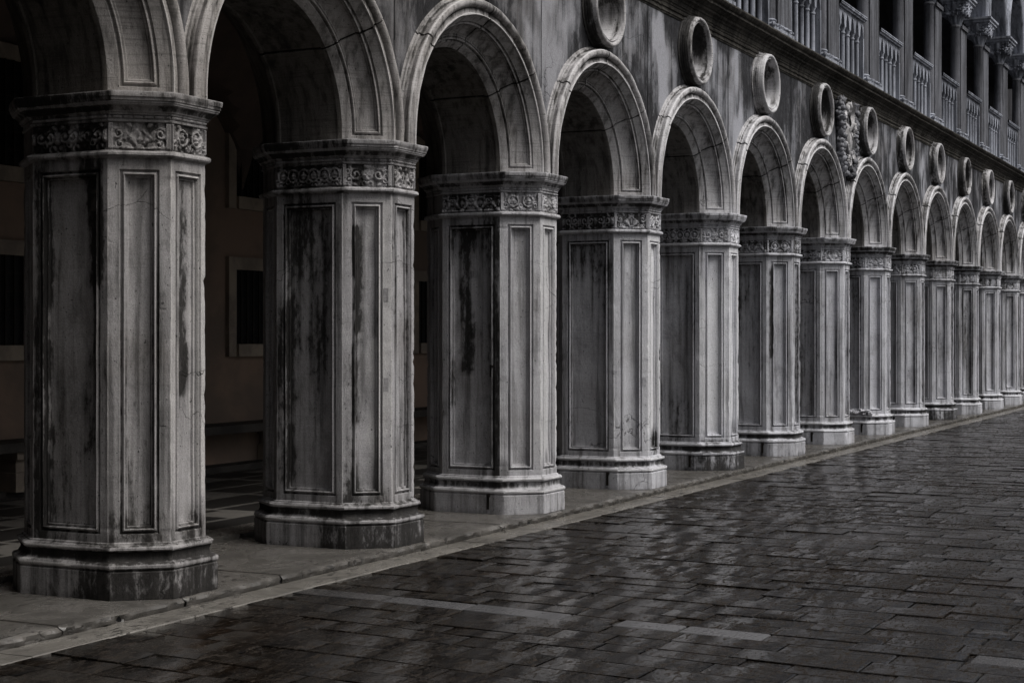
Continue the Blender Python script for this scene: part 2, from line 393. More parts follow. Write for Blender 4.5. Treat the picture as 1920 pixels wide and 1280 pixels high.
def slot_part(parent, xc, zc, w=.028, h=.15, y=.60, x=-.5025):
    mb = MB(); mb.box(x-.004, x+.02, y-w/2, y+w/2, zc-h/2, zc+h/2); mb.box(x-.012, x+.01, y-w*.9, y+w*.3, zc+h*.3, zc+h*.46)
    return mb.build('iron_slot', M['iron'], parent)
LAB = {
 -1: 'stone pier just out of view on the near side, two bays before the largest',
 0: 'stone pier just out of view, its arch springing into the top left corner',
 1: 'largest and nearest grey pier, black streak on its narrow front panel, at the left edge',
 2: 'second pier from the left, soot-black upper half, two dark drips on its slanted panel',
 3: 'third pier from the left, ragged dark stain beside a clean pale side panel',
 4: 'fourth pier from the left, pale front and dark stain high on its side panel',
 5: 'fifth pier from the left, bluish pale slanted face above a black front plinth',
 6: 'sixth pier from the left, a long dark crack down its slanted face',
 7: 'seventh pier from the left, pale with a small square patch high on its slanted face',
 8: 'eighth pier from the left, broken lump at the foot of its dark side face',
 9: 'ninth pier from the left, between the broken-footed pier and the black-plinthed one',
 10: 'tenth pier from the left, standing on a wholly black plinth',
 11: 'eleventh pier from the left, first one beyond the pier on a black plinth',
 12: 'twelfth pier from the left, a long rusty black gash down its pale face',
 13: 'thirteenth pier from the left, thin cracks across its narrow face, near the right edge',
 14: 'fourteenth pier from the left, a sliver at the far right edge',
 15: 'fifteenth pier from the left, far down the colonnade past the right edge',
 16: 'sixteenth pier from the left, second from the far end and past the right edge',
 17: 'last pier at the far end of the colonnade, past the right edge'}
KMAX = 17
def PX(k): return X1 + (k-1)*S
far = None
for k in range(-1, KMAX+1):
    if k > 14:
        root = copy_tree(far, loc=(PX(k), 0, 0)); root['label'] = LAB[k]; continue
    res = 0 if 1 <= k <= 4 else (1 if 5 <= k <= 9 else 2)
    root = empty('stone_pier', (PX(k), 0, 0)); tag(root, LAB[k], 'pier', 'stone piers of the ground floor arcade')
    db = DARKBASE.get(k, 0)
    def gf(f, u, z, db=db, k=k):
        s = 1.0 if f in (0, 1, 7) else (.9*sst(.55, .15, u) if f == 2 else .3)
        g = -.8*(1 if abs(z-.214) < .014 or abs(z-.327) < .014 else 0) + db*s*(1.15 if z < .3 else .8) + (.9 if .242 < z < .305 else 0) + .25*(1-sst(0, .05, z)); return g  # plinth stain, with scotia shade and roll highlights painted into the colour
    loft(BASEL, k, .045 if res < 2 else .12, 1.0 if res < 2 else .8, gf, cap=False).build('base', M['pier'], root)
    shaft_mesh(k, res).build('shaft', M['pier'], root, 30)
    def gc(f, u, z, k=k): return (-.5 if z > 3.288 or 3.212 < z < 3.228 or 2.89 < z < 2.91 else .8 if 3.172 < z < 3.21 else .45 if z > 3.23 else 0) + .35*N(u*3+f, k*3.1, z*4) + (.6 if (f == 2 and k <= 2) else 0) + (.45 if k in (8, 9, 10, 11) else .1)  # hollow shaded and crests highlighted in the colour; near side faces darker
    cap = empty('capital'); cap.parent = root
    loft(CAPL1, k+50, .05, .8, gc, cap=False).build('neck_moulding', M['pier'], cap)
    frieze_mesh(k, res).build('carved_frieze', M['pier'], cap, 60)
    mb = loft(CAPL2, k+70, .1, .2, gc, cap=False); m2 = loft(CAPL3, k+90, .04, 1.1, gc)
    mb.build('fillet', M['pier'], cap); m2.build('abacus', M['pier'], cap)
    if 3 <= k <= 9: slot_part(root, 0, .12, y=.46+.05*sin(k*3))
    if k == 3: slot_part(root, 0, 1.38, w=.03, h=.12, y=.48, x=-.4325)
    if k == 1: slot_part(root, 0, 2.60, w=.035, h=.14, y=.50, x=-.4355)
    if k in (1, 2, 3, 4, 7):      # dowel repair patches let into the slanted face
        c = corners(1.0)
        for zc in {1: (1.95, 1.18), 2: (2.05, 1.32), 3: (2.02,), 4: (2.0, 1.2), 7: (1.95,)}[k]:
            mb = MB(); pts = []
            for (u, dz) in ((.93,-.055),(.93,.055),(.83,.055),(.83,-.055)):
                x, y, *_ = facept(c, 1, 1-u, -.002); pts.append((x, y, zc+dz))
            pin = [facept(c, 1, 1-u, .02)[:2] + (zc+dz,) for (u, dz) in ((.93,-.055),(.93,.055),(.83,.055),(.83,-.055))]
            mb.poly(pts, .15)
            for i in range(4): mb.poly([pts[i], pin[i], pin[(i+1)%4], pts[(i+1)%4]], .5)
            mb.build('repair_patch', M['pier'], root, smooth=False)
    if k == 8:                     # broken lump at the foot
        mb = MB()
        for q in range(9): mb.blob((-.43+.02*sin(q*2.1), .30+.045*q, .375+.03*abs(sin(q*1.3))), .055+.012*sin(q*3.1), q, amp=.9, sc=(1, 1.2, .8))
        mb.build('broken_lump', M['pier'], root)
    if k == 14: far = root

# ------------------------------------------------------------------ arches
ZC = 3.355; YW = .15
def arc_pts(R, n, zc=ZC, zb=3.297):
    L = [(-R, zb)]
    for i in range(n+1):
        a = pi - pi*i/n; L.append((R*cos(a), zc + R*sin(a)))
    L.append((R, zb)); return L
def sweep(profile, k, n=72, joints=True, panel=None, wear=1.0):
    """profile: (R, Y) points from outside in; swept round the arch"""
    mb = MB()
    th = [pi*i/n for i in range(n+1)]
    if joints:
        for a in (radians(41), radians(139), radians(90+7*sin(k*2.1))):
            for d in (-.010, -.0035, .0035, .010): th.append(a+d)
    for L0 in ([.04+m for m, _ in PROF] if panel else []):
        pass
    th = sorted(th); stations = [('s', -1)] + [('a', t) for t in th] + [('s', 1)]
    rows = []; G = []
    for kind, t in stations:
        row = []; gr = []
        for j, (R, Y) in enumerate(profile):
            if kind == 's': x, z = (R if t < 0 else -R), 3.297; a = 0 if t < 0 else pi
            else: x, z = R*cos(t), ZC+R*sin(t); a = t
            w = .004*N(x*4+k*7, Y*9, z*4) + .010*max(0, N(x*8+k*5, Y*14, z*8)-.22)*wear
            g = .18*N(x*2+k, 4, z*2) - (.9 if (1.372 < R and Y < .04) or 1.244 < R < 1.258 else 0) + (.8 if 1.300 < R < 1.308 or 1.383 < R < 1.394 and Y > .08 else 0)  # roll crests highlighted and grooves shaded in the colour
            if joints and kind == 'a':
                for aj in (radians(41), radians(139), radians(90+7*sin(k*2.1))):
                    if abs(a-aj) < .004: w += .014; g = 1.3
            rr = (R + (w if R < 1.25 else -w)) / R
            row.append((x*rr, Y+w*.6, ZC+(z-ZC)*rr if kind == 'a' else z)); gr.append(g)
        rows.append(row); G.append(gr)
    mb.grid(rows, g=G); return mb
RO, RI, RE = 1.385, 1.240, .985
arcv = [(1.418,.34),(1.418,.205),(1.412,.196),(1.400,.194),(1.396,.186),(1.392,.176),(1.404,.168),(1.402,.150),(1.392,.142),(1.384,.138),(1.378,.100),(1.380,.094)]
for i in range(9):   # outer roll
    a = radians(200 - 25*i); arcv.append((1.352+.040*cos(radians(20+i*20)), .060-.044*sin(radians(20+i*20))))
arcv += [(1.312,.074),(1.306,.074),(1.302,.058),(1.262,.056),(1.256,.044),(1.246,.044),(1.240,.064)]
SL = math.hypot(RI-RE, .316); nrm = (.316/SL, (RI-RE)/SL)    # into the stone (towards larger R, larger Y)
def splay_mesh(k, n):
    mb = MB(); sb = panel_breaks(SL, .075, .075, .08)
    LA = .058 + pi*1.1; za = .04
    js = [.058+1.1*a for a in (radians(41), radians(139), radians(90+7*sin(k*2.1)))]
    ls = set([0, LA, .058]) | set(LA*i/n for i in range(n+1)) | set(j+d for j in js for d in (-.012, -.004, .004, .012)) | set(za+m for m, _ in PROF) | set(LA-za-m+.058 for m, _ in PROF)
    ls = sorted(l for l in ls if 0 <= l <= LA+.058)
    if LA+.058 not in ls: ls.append(LA+.058)
    rows = []; G = []
    for l in ls:
        row = []; gr = []; al = min(max((l-.058)/1.1, 0), pi)
        for q in sb:
            m = min(q-.075, SL-.075-q, l-za, LA+.058-za-l); fx = q/SL; R = RI-(RI-RE)*fx; Y = .064+.316*fx
            w = .003*N(al*3+k*7, q*9, k)+.008*max(0, N(al*9+k*5, q*16, 1)-.25); g = .15*N(al*2+k, q, 2)+GROOVE_SHADE.get(round(m, 4), 0)*.8
            if any(abs(l-j) < .006 for j in js): w += .013; g = 1.3
            dd = w+prof(m)*.75; R += nrm[0]*dd; Y += nrm[1]*dd
            if l < .058: x, z = R, ZC-.058+l
            elif l > LA: x, z = -R, ZC-(l-LA)
            else: x, z = R*cos(al), ZC+R*sin(al)
            row.append((x, Y, z)); gr.append(g)
        rows.append(row); G.append(gr)
    mb.grid(rows, g=G); return mb
arcv = [(R, Y if Y < .066 else (.066+(Y-.066)*.60 if Y < .3 else .3)) for R, Y in arcv]
inner = [(RE,.380),(RE-.004,.395),(RE-.004,.42),(RE+.010,.426),(RE+.012,.55),(RE+.012,.70),(RE+.012,.85),(RE+.010,.975),(RE-.004,.982),(RE-.004,1.008),(RE,1.02)]
back = [(RE,1.02),(RE+.1,1.14),(RI,1.334),(1.31,1.34),(1.38,1.34),(1.38,1.39)]
ARL = {0: 'nearest arch, only its inner curve showing over the left edge', 1: 'second arch in view with the brown wall and windows seen through it',
 2: 'third arch from the left, first whose outer curve clears the top of the picture', 3: 'fourth arch from the left, ring stained black above its right side',
 4: 'fifth arch from the left, beneath the first roundel that shows whole', 5: 'sixth arch from the left, beneath the pale hollow roundel',
 6: 'seventh arch from the left, just before the carved coat of arms', 7: 'eighth arch from the left, just after the carved coat of arms'}
ORD = ['ninth','tenth','eleventh','twelfth','thirteenth','fourteenth','fifteenth','sixteenth','seventeenth']
for i in range(9): ARL[8+i] = ORD[i] + ' arch from the left in the receding row, ' + ('a narrow slit near the right edge' if i > 2 else 'partly hidden by the pier before it') if i < 6 else ORD[i] + ' arch of the row, beyond the right edge'
ARL[-1] = 'arch before the first in view, just out of the picture on the near side'
def bx(k): return PX(k) + S/2     # bay k runs from pier k to pier k+1
for k in range(-1, KMAX):
    r = empty('stone_arch', (bx(k), 0, 0)); tag(r, ARL[k], 'arch', 'round arches of the ground floor arcade')
    n = 84 if k < 5 else 56 if k < 10 else 36
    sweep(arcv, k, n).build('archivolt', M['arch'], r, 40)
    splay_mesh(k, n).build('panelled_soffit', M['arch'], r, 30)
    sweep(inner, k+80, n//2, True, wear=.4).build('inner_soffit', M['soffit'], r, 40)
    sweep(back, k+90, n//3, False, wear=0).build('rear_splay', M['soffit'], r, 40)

SPR = {-1: 'outermost near pier', 0: 'near pier just out of view', 1: 'largest and nearest pier', 2: 'soot-black second pier', 3: 'third pier from the left', 4: 'fourth pier from the left',
 5: 'fifth pier from the left', 6: 'sixth pier from the left', 7: 'seventh pier, under the coat of arms', 8: 'eighth pier with the broken foot', 9: 'ninth pier from the left', 10: 'tenth pier on its black plinth', 11: 'eleventh pier from the left',
 12: 'twelfth pier with a rusty gash', 13: 'thirteenth pier from the left', 14: 'fourteenth pier at the right edge', 15: 'fifteenth pier', 16: 'sixteenth pier', 17: 'last pier'}
# spandrel blocks between neighbouring archivolts: springer stones with a ragged top joint
for k in range(-1, KMAX+1):
    mb = MB(); rows = []; zt0 = 4.17; y = .078
    nz = 26; y = .064
    for j in range(nz+1):
        z = 3.30 + (zt0-3.30)*j/nz; row = []
        hz = max(0, z-ZC); half = S/2 - sqrt(max(0, 1.36**2-hz**2)); 
        for i in range(9):
            u = -1+2*i/8
            zz = z + (.10*N(k*3.3, u*1.7, 2) + .05*N(k, u*6, 3) - .03*u) * (j/nz)
            row.append((u*half, y+.006*N(u*2+k*5, z*3, 0)+.022*abs(sin(u*4.2))*0, zz))
        rows.append(row)
    top = rows[-1]; rows.append([(p[0], YW+.03, p[2]+.004) for p in top])
    o = mb.build('springer_block', M['arch']); o.location = (PX(k), 0, 0)
    tag(o, 'pale wedge of stone between two arches, above the ' + SPR[k], 'springer stone', 'springer blocks between the arches')

# ------------------------------------------------------------------ arcade wall with roundel holes
ZR = 5.19; RR = .405
def wg(p):
    x, _, z = p
    g = .25 + 1.5*N(x*1.3, z*.8, 7) + 1.1*N(x*3.1, z*2.3, 2) + .9*N(x*8.5, z*5, 3) + .45*sst(5.35, 5.62, z)
    g -= 2.0*math.exp(-((x-17.75+.08*(z-5))/.20)**2)*sst(4.1, 4.5, z)*(1-sst(5.2, 5.6, z+.25*N(x*5, 1, 1)))
    g -= 1.0*math.exp(-((x-20.4)/.25)**2) + .8*math.exp(-((x-14.6)/.5)**2)*sst(4.1,4.6,z)
    g += 1.0*math.exp(-((x-18.75)/.45)**2) + .9*math.exp(-((x-24.0)/.9)**2)
    return g
def arcade_wall():
    mb = MB(); ZT = 5.70
    for k in range(-1, KMAX):
        cx = bx(k)
        for yy, fl, hole in ((YW, False, True), (1.36, True, False)):
            xs = sorted(set([-S/2 + S*i/60 for i in range(61)] + ([-RR*cos(pi*i/16) for i in range(17)] if hole else [])))
            Rw = 1.40
            def low(x): return 3.30 if abs(x) >= Rw else max(3.30, ZC + sqrt(Rw*Rw-x*x)-.01)
            def seg(x0, x1, b0, b1, t0, t1, n):
                rows = []
                for j in range(n+1):
                    f = j/n; rows.append([(cx+x0, yy+.004*N((cx+x0)*2, 1, (b0+(t0-b0)*f)*2), b0+(t0-b0)*f), (cx+x1, yy+.004*N((cx+x1)*2, 1, (b1+(t1-b1)*f)*2), b1+(t1-b1)*f)])
                mb.grid(rows, flip=fl, g=[[wg(p) for p in r_] for r_ in rows])
            for x0, x1 in zip(xs, xs[1:]):
                m = (x0+x1)/2
                if hole and abs(m) < RR:
                    h0 = sqrt(max(0, RR*RR-x0*x0)); h1 = sqrt(max(0, RR*RR-x1*x1))
                    seg(x0, x1, low(x0), low(x1), ZR-h0, ZR-h1, 1); seg(x0, x1, ZR+h0, ZR+h1, ZT, ZT, 1)
                else: seg(x0, x1, low(x0), low(x1), ZT, ZT, 14)
    x0, x1 = PX(-1)-S/2, PX(KMAX)+S/2
    mb.box(PX(KMAX)-.02, x1+6, YW+.001, 1.36, -.05, 5.7)
    mb.box(x0-3, PX(-1)+.02-S/2+1.0, YW+.001, 1.36, 3.3, 5.7)
    return mb
aw = arcade_wall().build('arcade_wall', M['wall'])
tag(aw, 'streaked grey stone wall above the arches, pierced by the roundels and below the cornice', 'wall')
# vertical slab joints of the wall, as thin proud arrises each side of the pier axis
for k in range(0, KMAX):
    mb = MB(); z = 4.2; pts = []
    rows = []
    for j in range(15):
        zz = 4.16 + 1.46*j/14; w = .004+.003*N(zz*4, k, 0); xo = .01*N(k*2, zz*.6, 5)
        rows.append([(PX(k)+xo-w, YW-.001, zz), (PX(k)+xo, YW-.006-.004*N(zz*6, k, 1), zz), (PX(k)+xo+w, YW-.001, zz)])
    mb.grid(rows); mb.build('slab_joint', M['dark'], aw)

# ------------------------------------------------------------------ roundels
rp = [(.448,.30),(.448,.212),(.440,.206),(.430,.200),(.428,.172),(.424,.168),(.426,.164),(.424,.135),(.420,.131),(.422,.127),(.419,.100),(.413,.094),(.410,.062)]
for i in range(9):
    a = radians(i*22.5); rp.append((.382+.024*cos(a), .044-.034*sin(a)))
rp += [(.358,.056),(.352,.050),(.342,.052),(.338,.070),(.336,.11),(.330,.17),(.318,.24),(.300,.31),(.276,.37),(.258,.395),(.250,.385),(.242,.40),(.240,.46)]
rp = [(R, YW-(.23-Y)*.73 if Y < .23 and R > .345 else (YW-(.23-Y)*.8)) for R, Y in rp]
def ring(profile, k, n=64):
    mb = MB(); rows = []; G = []
    for i in range(n+1):
        a = 2*pi*i/n; row = []; gr = []
        for (R, Y) in profile:
            if i == n: a = 0
            x, z = R*cos(a), R*sin(a); w = .003*N(x*6+k*7, Y*9, z*6)+.008*max(0, N(x*9+k*3, Y*20, z*9)-.3)
            row.append((x*(1-w/R), Y+w*.5, ZR+z*(1-w/R)))
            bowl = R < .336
            gr.append((1.1*sst(-.12, .22, z) - .7*sst(.0, -.25, z) if bowl else (-.3 if Y < .035 else .7)) + {0:.1,1:.9,2:-.3,3:1.0,4:.3,5:.3,6:.2,7:.9}.get((k-3) % 8, 0)*.6)  # light gradient and stain painted in: bowl top and drum dark, rim pale
        rows.append(row); G.append(gr)
    mb.grid(rows, g=G, flip=True); return mb
RL = {2: 'roundel above the third arch, just above the picture', 3: 'largest roundel in view, cut by the top edge above the fourth arch', 4: 'dark-hollowed roundel, first to show whole, above the fifth arch', 5: 'pale hollow roundel above the sixth arch, next after the dark-hollowed one',
 6: 'dark roundel just left of the carved coat of arms', 7: 'roundel just right of the carved coat of arms', 8: 'second roundel to the right of the coat of arms', 9: 'third roundel to the right of the coat of arms',
 10: 'fourth roundel to the right of the coat of arms, very dark', 11: 'fifth roundel to the right of the coat of arms, pale inside', 12: 'sixth roundel right of the coat of arms, thin sliver at the right edge'}
for k in range(-1, KMAX):
    r = empty('roundel', (bx(k), 0, 0)); tag(r, RL.get(k, ('roundel above arch number %d of the row, outside the picture' % (k+1)) if k > 12 else 'roundel above the ' + {-1: 'arch before the first in view', 0: 'nearest arch', 1: 'second arch in view'}.get(k, 'row') + ', higher than the picture'), 'roundel', 'round stone roundels above the arches')
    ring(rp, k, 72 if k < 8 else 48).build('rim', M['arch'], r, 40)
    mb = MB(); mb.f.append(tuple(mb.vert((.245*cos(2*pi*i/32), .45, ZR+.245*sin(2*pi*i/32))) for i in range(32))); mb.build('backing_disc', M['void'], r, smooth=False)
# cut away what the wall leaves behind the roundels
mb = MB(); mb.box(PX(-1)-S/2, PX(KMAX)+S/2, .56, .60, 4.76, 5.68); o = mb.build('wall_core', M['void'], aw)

# ------------------------------------------------------------------ cornice
cp = [(.25,5.505),(.140,5.505),(.138,5.520),(.128,5.528),(.130,5.545),(.139,5.550),(.139,5.575),(.124,5.582),(.120,5.600),(.132,5.604),(.134,5.628),(.126,5.634),(.122,5.655),(.112,5.664),(.110,5.684),(.104,5.712),(.094,5.716),(.084,5.738),(.060,5.752),(.052,5.756),(.052,5.786),(.034,5.790),(.018,5.806),(-.018,5.822),(-.030,5.826),(-.030,5.858),(-.044,5.862),(-.062,5.880),(-.074,5.902),(-.078,5.908),(-.078,5.926),(-.066,5.934),(.0,5.938),(.12,5.94)]
mb = MB(); rows = []; G = []
x = PX(-1)-4.0; X_END = PX(KMAX)+7
while x < X_END:
    row = []; gr = []
    for j, (Y, Z) in enumerate(cp):
        w = .004*N(x*2.2, Y*7, Z*7) + .022*max(0, N(x*4.1, Y*13+3, Z*15)-.24)
        jt = abs(((x+.4) % 1.9)-.95) < .018
        if jt: w += .008
        row.append((x, Y+w*(0 if j in (0, len(cp)-1) else 1), Z-w*.3)); gr.append(.35*N(x*.5, 3, Z*6)+(.4 if jt else 0)-(.4 if Z > 5.905 else 0))
    rows.append(row); G.append(gr); x += .07 if x < 32 else .14
mb.grid(rows, g=G, flip=True)
tag(mb.build('cornice', M['cornice'], None, 32), 'long dark moulded cornice running above the roundels and under the gallery', 'cornice')

# ------------------------------------------------------------------ upper gallery
YC = .07; ZG = 5.94; SG = 2.625; GI = list(range(-4, 13))
def GX(i): return 24.62 + SG*i
CX = -.38
def gallery_column():
    r = empty('gallery_column')
    mb = MB(); mb.box(-.14+CX, .14+CX, YC-.13, YC+.14, ZG-.02, ZG+.04)
    mb.lathe([(.135,ZG+.04),(.143,ZG+.052),(.143,ZG+.07),(.13,ZG+.085),(.113,ZG+.092),(.11,ZG+.107),(.122,ZG+.117),(.124,ZG+.13),(.113,ZG+.142),(.105,ZG+.148)], 28, CX, YC)
    for s in (-1, 1):
        for q in (-1, 1): mb.blob((CX+s*.12, YC+q*.12, ZG+.06), .035, s*3+q, amp=.5)
    mb.box(-.20, .50, YC-.12, YC+.12, ZG-.02, ZG+.05)
    for q in range(6): mb.blob((-.12+.11*q, YC-.10, ZG+.075), .035, q+9, amp=.7)
    mb.build('base', M['gallery'], r)
    mb = MB(); mb.lathe([(.104,ZG+.148),(.104,6.6),(.101,7.3),(.095,8.20),(.105,8.215),(.112,8.23),(.112,8.25),(.10,8.27)], 30, CX, YC); mb.build('shaft', M['gcol'], r)
    mb = MB(); mb.box(-.17, .46, YC-.08, YC+.08, ZG+.05, 8.24); mb.box(-.18, .47, YC-.115, YC+.09, 8.24, 8.32); mb.build('side_pilaster', M['gcol'], r, smooth=False)
    cap = empty('capital'); cap.parent = r
    def lf(t, z, R): return .024*cos(8*t)*sst(8.30, 8.42, z) + .02*N(cos(t)*4, sin(t)*4, z*9)
    mb = MB(); mb.lathe([(.10,8.27),(.115,8.32),(.135,8.40),(.165,8.48),(.20,8.56),(.235,8.64),(.25,8.74)], 64, CX+.1, YC, lf); mb.build('bell', M['gallery'], cap, 60)
    mb = MB()
    for i in range(28):
        t = 2*pi*i/28; m = max(abs(cos(t)), abs(sin(t))); R = min(.24/m*.93, .30) + .02*sin(i*5.1)
        for q in range(3): mb.blob((-.20+R*cos(t)*1.15+.015*N(i, q, 1), YC+R*sin(t), 8.52+.078*q+.014*sin(i*3.7+q)), .046+.010*sin(i*7+q), i*3+q, 7, 5, 1.2)
    mb.build('leaf_carving', M['gallery'], cap, 80)
    mb = MB()
    for (h, z0, z1) in ((.25, 8.715, 8.75), (.265, 8.75, 8.77), (.285, 8.77, 8.82), (.30, 8.82, 8.835), (.315, 8.835, 8.88)): mb.box(-.20-h-.06, -.20+h+.30, YC-h, YC+h, z0, z1)
    mb.build('abacus', M['gallery'], cap, smooth=False)
    return r
gc0 = gallery_column()
ordn = {-2: 'first', -1: 'second', 0: 'third', 1: 'fourth', 2: 'fifth', 3: 'sixth', 4: 'seventh', 5: 'eighth', 6: 'ninth', 7: 'tenth', 8: 'eleventh'}
vis = {-4: 'gallery column left of those in view, two before the first visible base', -3: 'gallery column left of those in view, just before the first visible base', -2: 'first gallery column from the left, only its foot showing at the top edge', -1: 'second gallery column from the left, cut by the top edge',
 0: 'third gallery column from the left, over the pale hollow roundel and its dark neighbour', 1: 'fourth gallery column from the left, over the coat of arms', 2: 'fifth gallery column from the left, its shaft running out of the top', 3: 'sixth gallery column from the left, its capital touching the top edge',
 4: 'seventh gallery column from the left, first whose leafy capital shows in full', 5: 'eighth gallery column from the left, second with its leafy capital in full', 6: 'ninth gallery column from the left, third with its leafy capital in full', 7: 'tenth gallery column from the left, last leafy capital at the right edge'}
for i in GI:
    o = gc0 if i == GI[0] else copy_tree(gc0)
    o.location = (GX(i), 0, 0)
    tag(o, vis.get(i, 'gallery column past the right edge, number %d beyond the last in view' % (i-7)), 'column', 'columns of the upper gallery')
BX0, BX1 = .46, SG-.10-.40
def balustrade():
    r = empty('balustrade')
    mb = MB(); yo = YC-.25+.0
    pf = [(.34,6.93),(.16,6.93),(.16,6.95),(.145,6.955),(.135,6.965),(.135,6.98),(.15,6.985),(.13,6.99),(.13,7.01),(.16,7.025),(.34,7.025)]
    mb.grid([[(BX0+(BX1-BX0)*i/14, yo+Y+.003*N(i*1.3, Y*9, Z*9), Z) for (Y, Z) in pf+[pf[0]]] for i in range(15)], flip=True); mb.build('rail', M['gallery'], r, 30)
    xs = [BX0+.20+.30*i for i in range(5)]
    mb = MB(); mids = [x+.145 for x in xs] + [xs[0]-.145]
    def low(x):
        best = 6.66
        for m in mids:
            d = abs(x-m)
            if d < .10: a = .10; Rr = .30; best = max(best, 6.665+sqrt(max(0, Rr*Rr-(d+Rr-a)**2)))
        return best
    n = 150; xsn = [BX0+(BX1-BX0)*i/n for i in range(n+1)]; lo = [low(x) for x in xsn]; ya, yb = YC-.05, YC+.05
    for yy, fl in ((ya, False), (yb, True)): mb.grid([[(x, yy, l) for x, l in zip(xsn, lo)], [(x, yy, 6.93) for x in xsn]], flip=fl)
    mb.grid([[(x, ya, l) for x, l in zip(xsn, lo)], [(x, yb, l) for x, l in zip(xsn, lo)]], flip=True); mb.build('pierced_slab', M['gallery'], r, 40)
    col = MB(); col.lathe([(.05,ZG),(.05,ZG+.03),(.042,ZG+.045),(.036,ZG+.06),(.036,6.3),(.034,6.55),(.044,6.56),(.044,6.578),(.034,6.588),(.036,6.62),(.05,6.655),(.05,6.668)], 14, 0, YC)
    c0 = col.build('colonnette', M['gallery'], r); c0.location = (xs[0], 0, 0)
    for x in xs[1:]:
        c = c0.copy(); C.objects.link(c); c.parent = r; c.location = (x, 0, 0)
    mb = MB(); mb.box(BX0, BX1, YC-.09, YC+.09, ZG-.01, ZG+.02)
    mb.build('kerb', M['gallery'], r, smooth=False)
    for xq in (BX0+.03, BX1-.03):
        mb = MB(); mb.box(xq-.028, xq+.028, YC-.06, YC+.06, ZG+.02, 6.66); mb.build('end_post', M['gallery'], r, smooth=False)
    return r
b0 = balustrade()
for i in GI[:-1]:
    o = b0 if i == GI[0] else copy_tree(b0)
    o.location = (GX(i), 0, 0)
    lab = 'balustrade of slim colonnettes between the %s and %s gallery columns from the left' % (ordn[i], ordn[i+1]) if i in ordn and i+1 in ordn else ('balustrade left of the first gallery column in view, bay %d before it' % (-2-i) if i < -2 else 'balustrade past the right edge, bay %d beyond the last in view' % (i-7))
    tag(o, lab, 'balustrade', 'balustrades of the upper gallery')
def pointed(x, hw, R=1.7): d = abs(x); return sqrt(max(0, R*R-(d+R-hw)**2)) if d < hw else 0
ZA = 8.88
for i in GI[:-1]:
    r = empty('gallery_arch', (GX(i)+SG/2-.12, 0, 0))
    lab = 'pointed gallery arch between the %s and %s gallery columns from the left' % (ordn[i], ordn[i+1]) if i in ordn and i+1 in ordn else ('pointed gallery arch left of the first column in view, bay %d before it' % (-2-i) if i < -2 else 'pointed gallery arch past the right edge, bay %d beyond the last in view' % (i-7))
    tag(r, lab, 'arch', 'pointed arches of the upper gallery')
    mb = MB(); n = 60; hw = 1.06
    xs = [-SG/2+SG*j/n for j in range(n+1)]; lo = [ZA+pointed(x, hw) for x in xs]
    for yy, fl in ((YC-.12, False), (YC+.22, True)):
        mb.grid([[(x, yy+.004*N((x+i*SG)*2, f, 1), l+(12.2-l)*f) for x, l in zip(xs, lo)] for f in (0, .3, .6, 1)], flip=fl)
    mb.grid([[(x, YC-.12, l) for x, l in zip(xs, lo)], [(x, YC+.22, l) for x, l in zip(xs, lo)]], flip=True)
    mb.build('spandrel_wall', M['gallery'], r, 40)
    mb = MB(); rows = []
    for j in range(41):
        x = -hw+2*hw*j/40; z = ZA+pointed(x, hw)
        dz = (pointed(x+.001, hw)-pointed(x-.001, hw))/.002 if abs(x) < hw-.01 else (40 if x < 0 else -40)
        l = math.hypot(dz, 1); nx, nz = -dz/l, 1/l
        if abs(x) < .02: nx, nz = 0, 1
        rows.append([(x+nx*o_, YC+Y-.19, z+nz*o_) for (o_, Y) in ((.0,.10),(.0,.03),(.012,.005),(.04,-.01),(.068,.005),(.08,.03),(.10,.04),(.13,.04),(.14,.055),(.14,.09))])
    mb.grid(rows, flip=True); mb.build('hood_moulding', M['gallery'], r, 40)
def boxobj(name, mat, b, label=None, cat=None, kind=None, parent=None):
    mb = MB(); mb.box(*b); return tag(mb.build(name, mat, parent, smooth=False), label, cat, None, kind)
xa, xb = PX(-1)-4, X_END
boxobj('gallery_floor', M['gcol'], (xa, xb, .125, 5.9, 5.72, 5.936), kind='structure')
M['grear'] = plain('dim_rear_plaster', (.045, .045, .05), (.025, .025, .028), 1.2, .9)
boxobj('gallery_rear_wall', M['grear'], (xa, 120, 4.4, 4.8, 5.95, 12.3), 'dim grey wall at the back of the upper gallery', 'wall')
boxobj('gallery_ceiling', M['grear'], (xa, xb+4, YC+.23, 4.39, 11.4, 11.6), kind='structure')
boxobj('upper_palace_wall', M['gallery'], (GX(GI[0])+SG/2-1.2, xb, YC-.115, YC+.215, 12.21, 17), 'plain grey palace wall above the gallery arches, higher than the picture', 'wall')

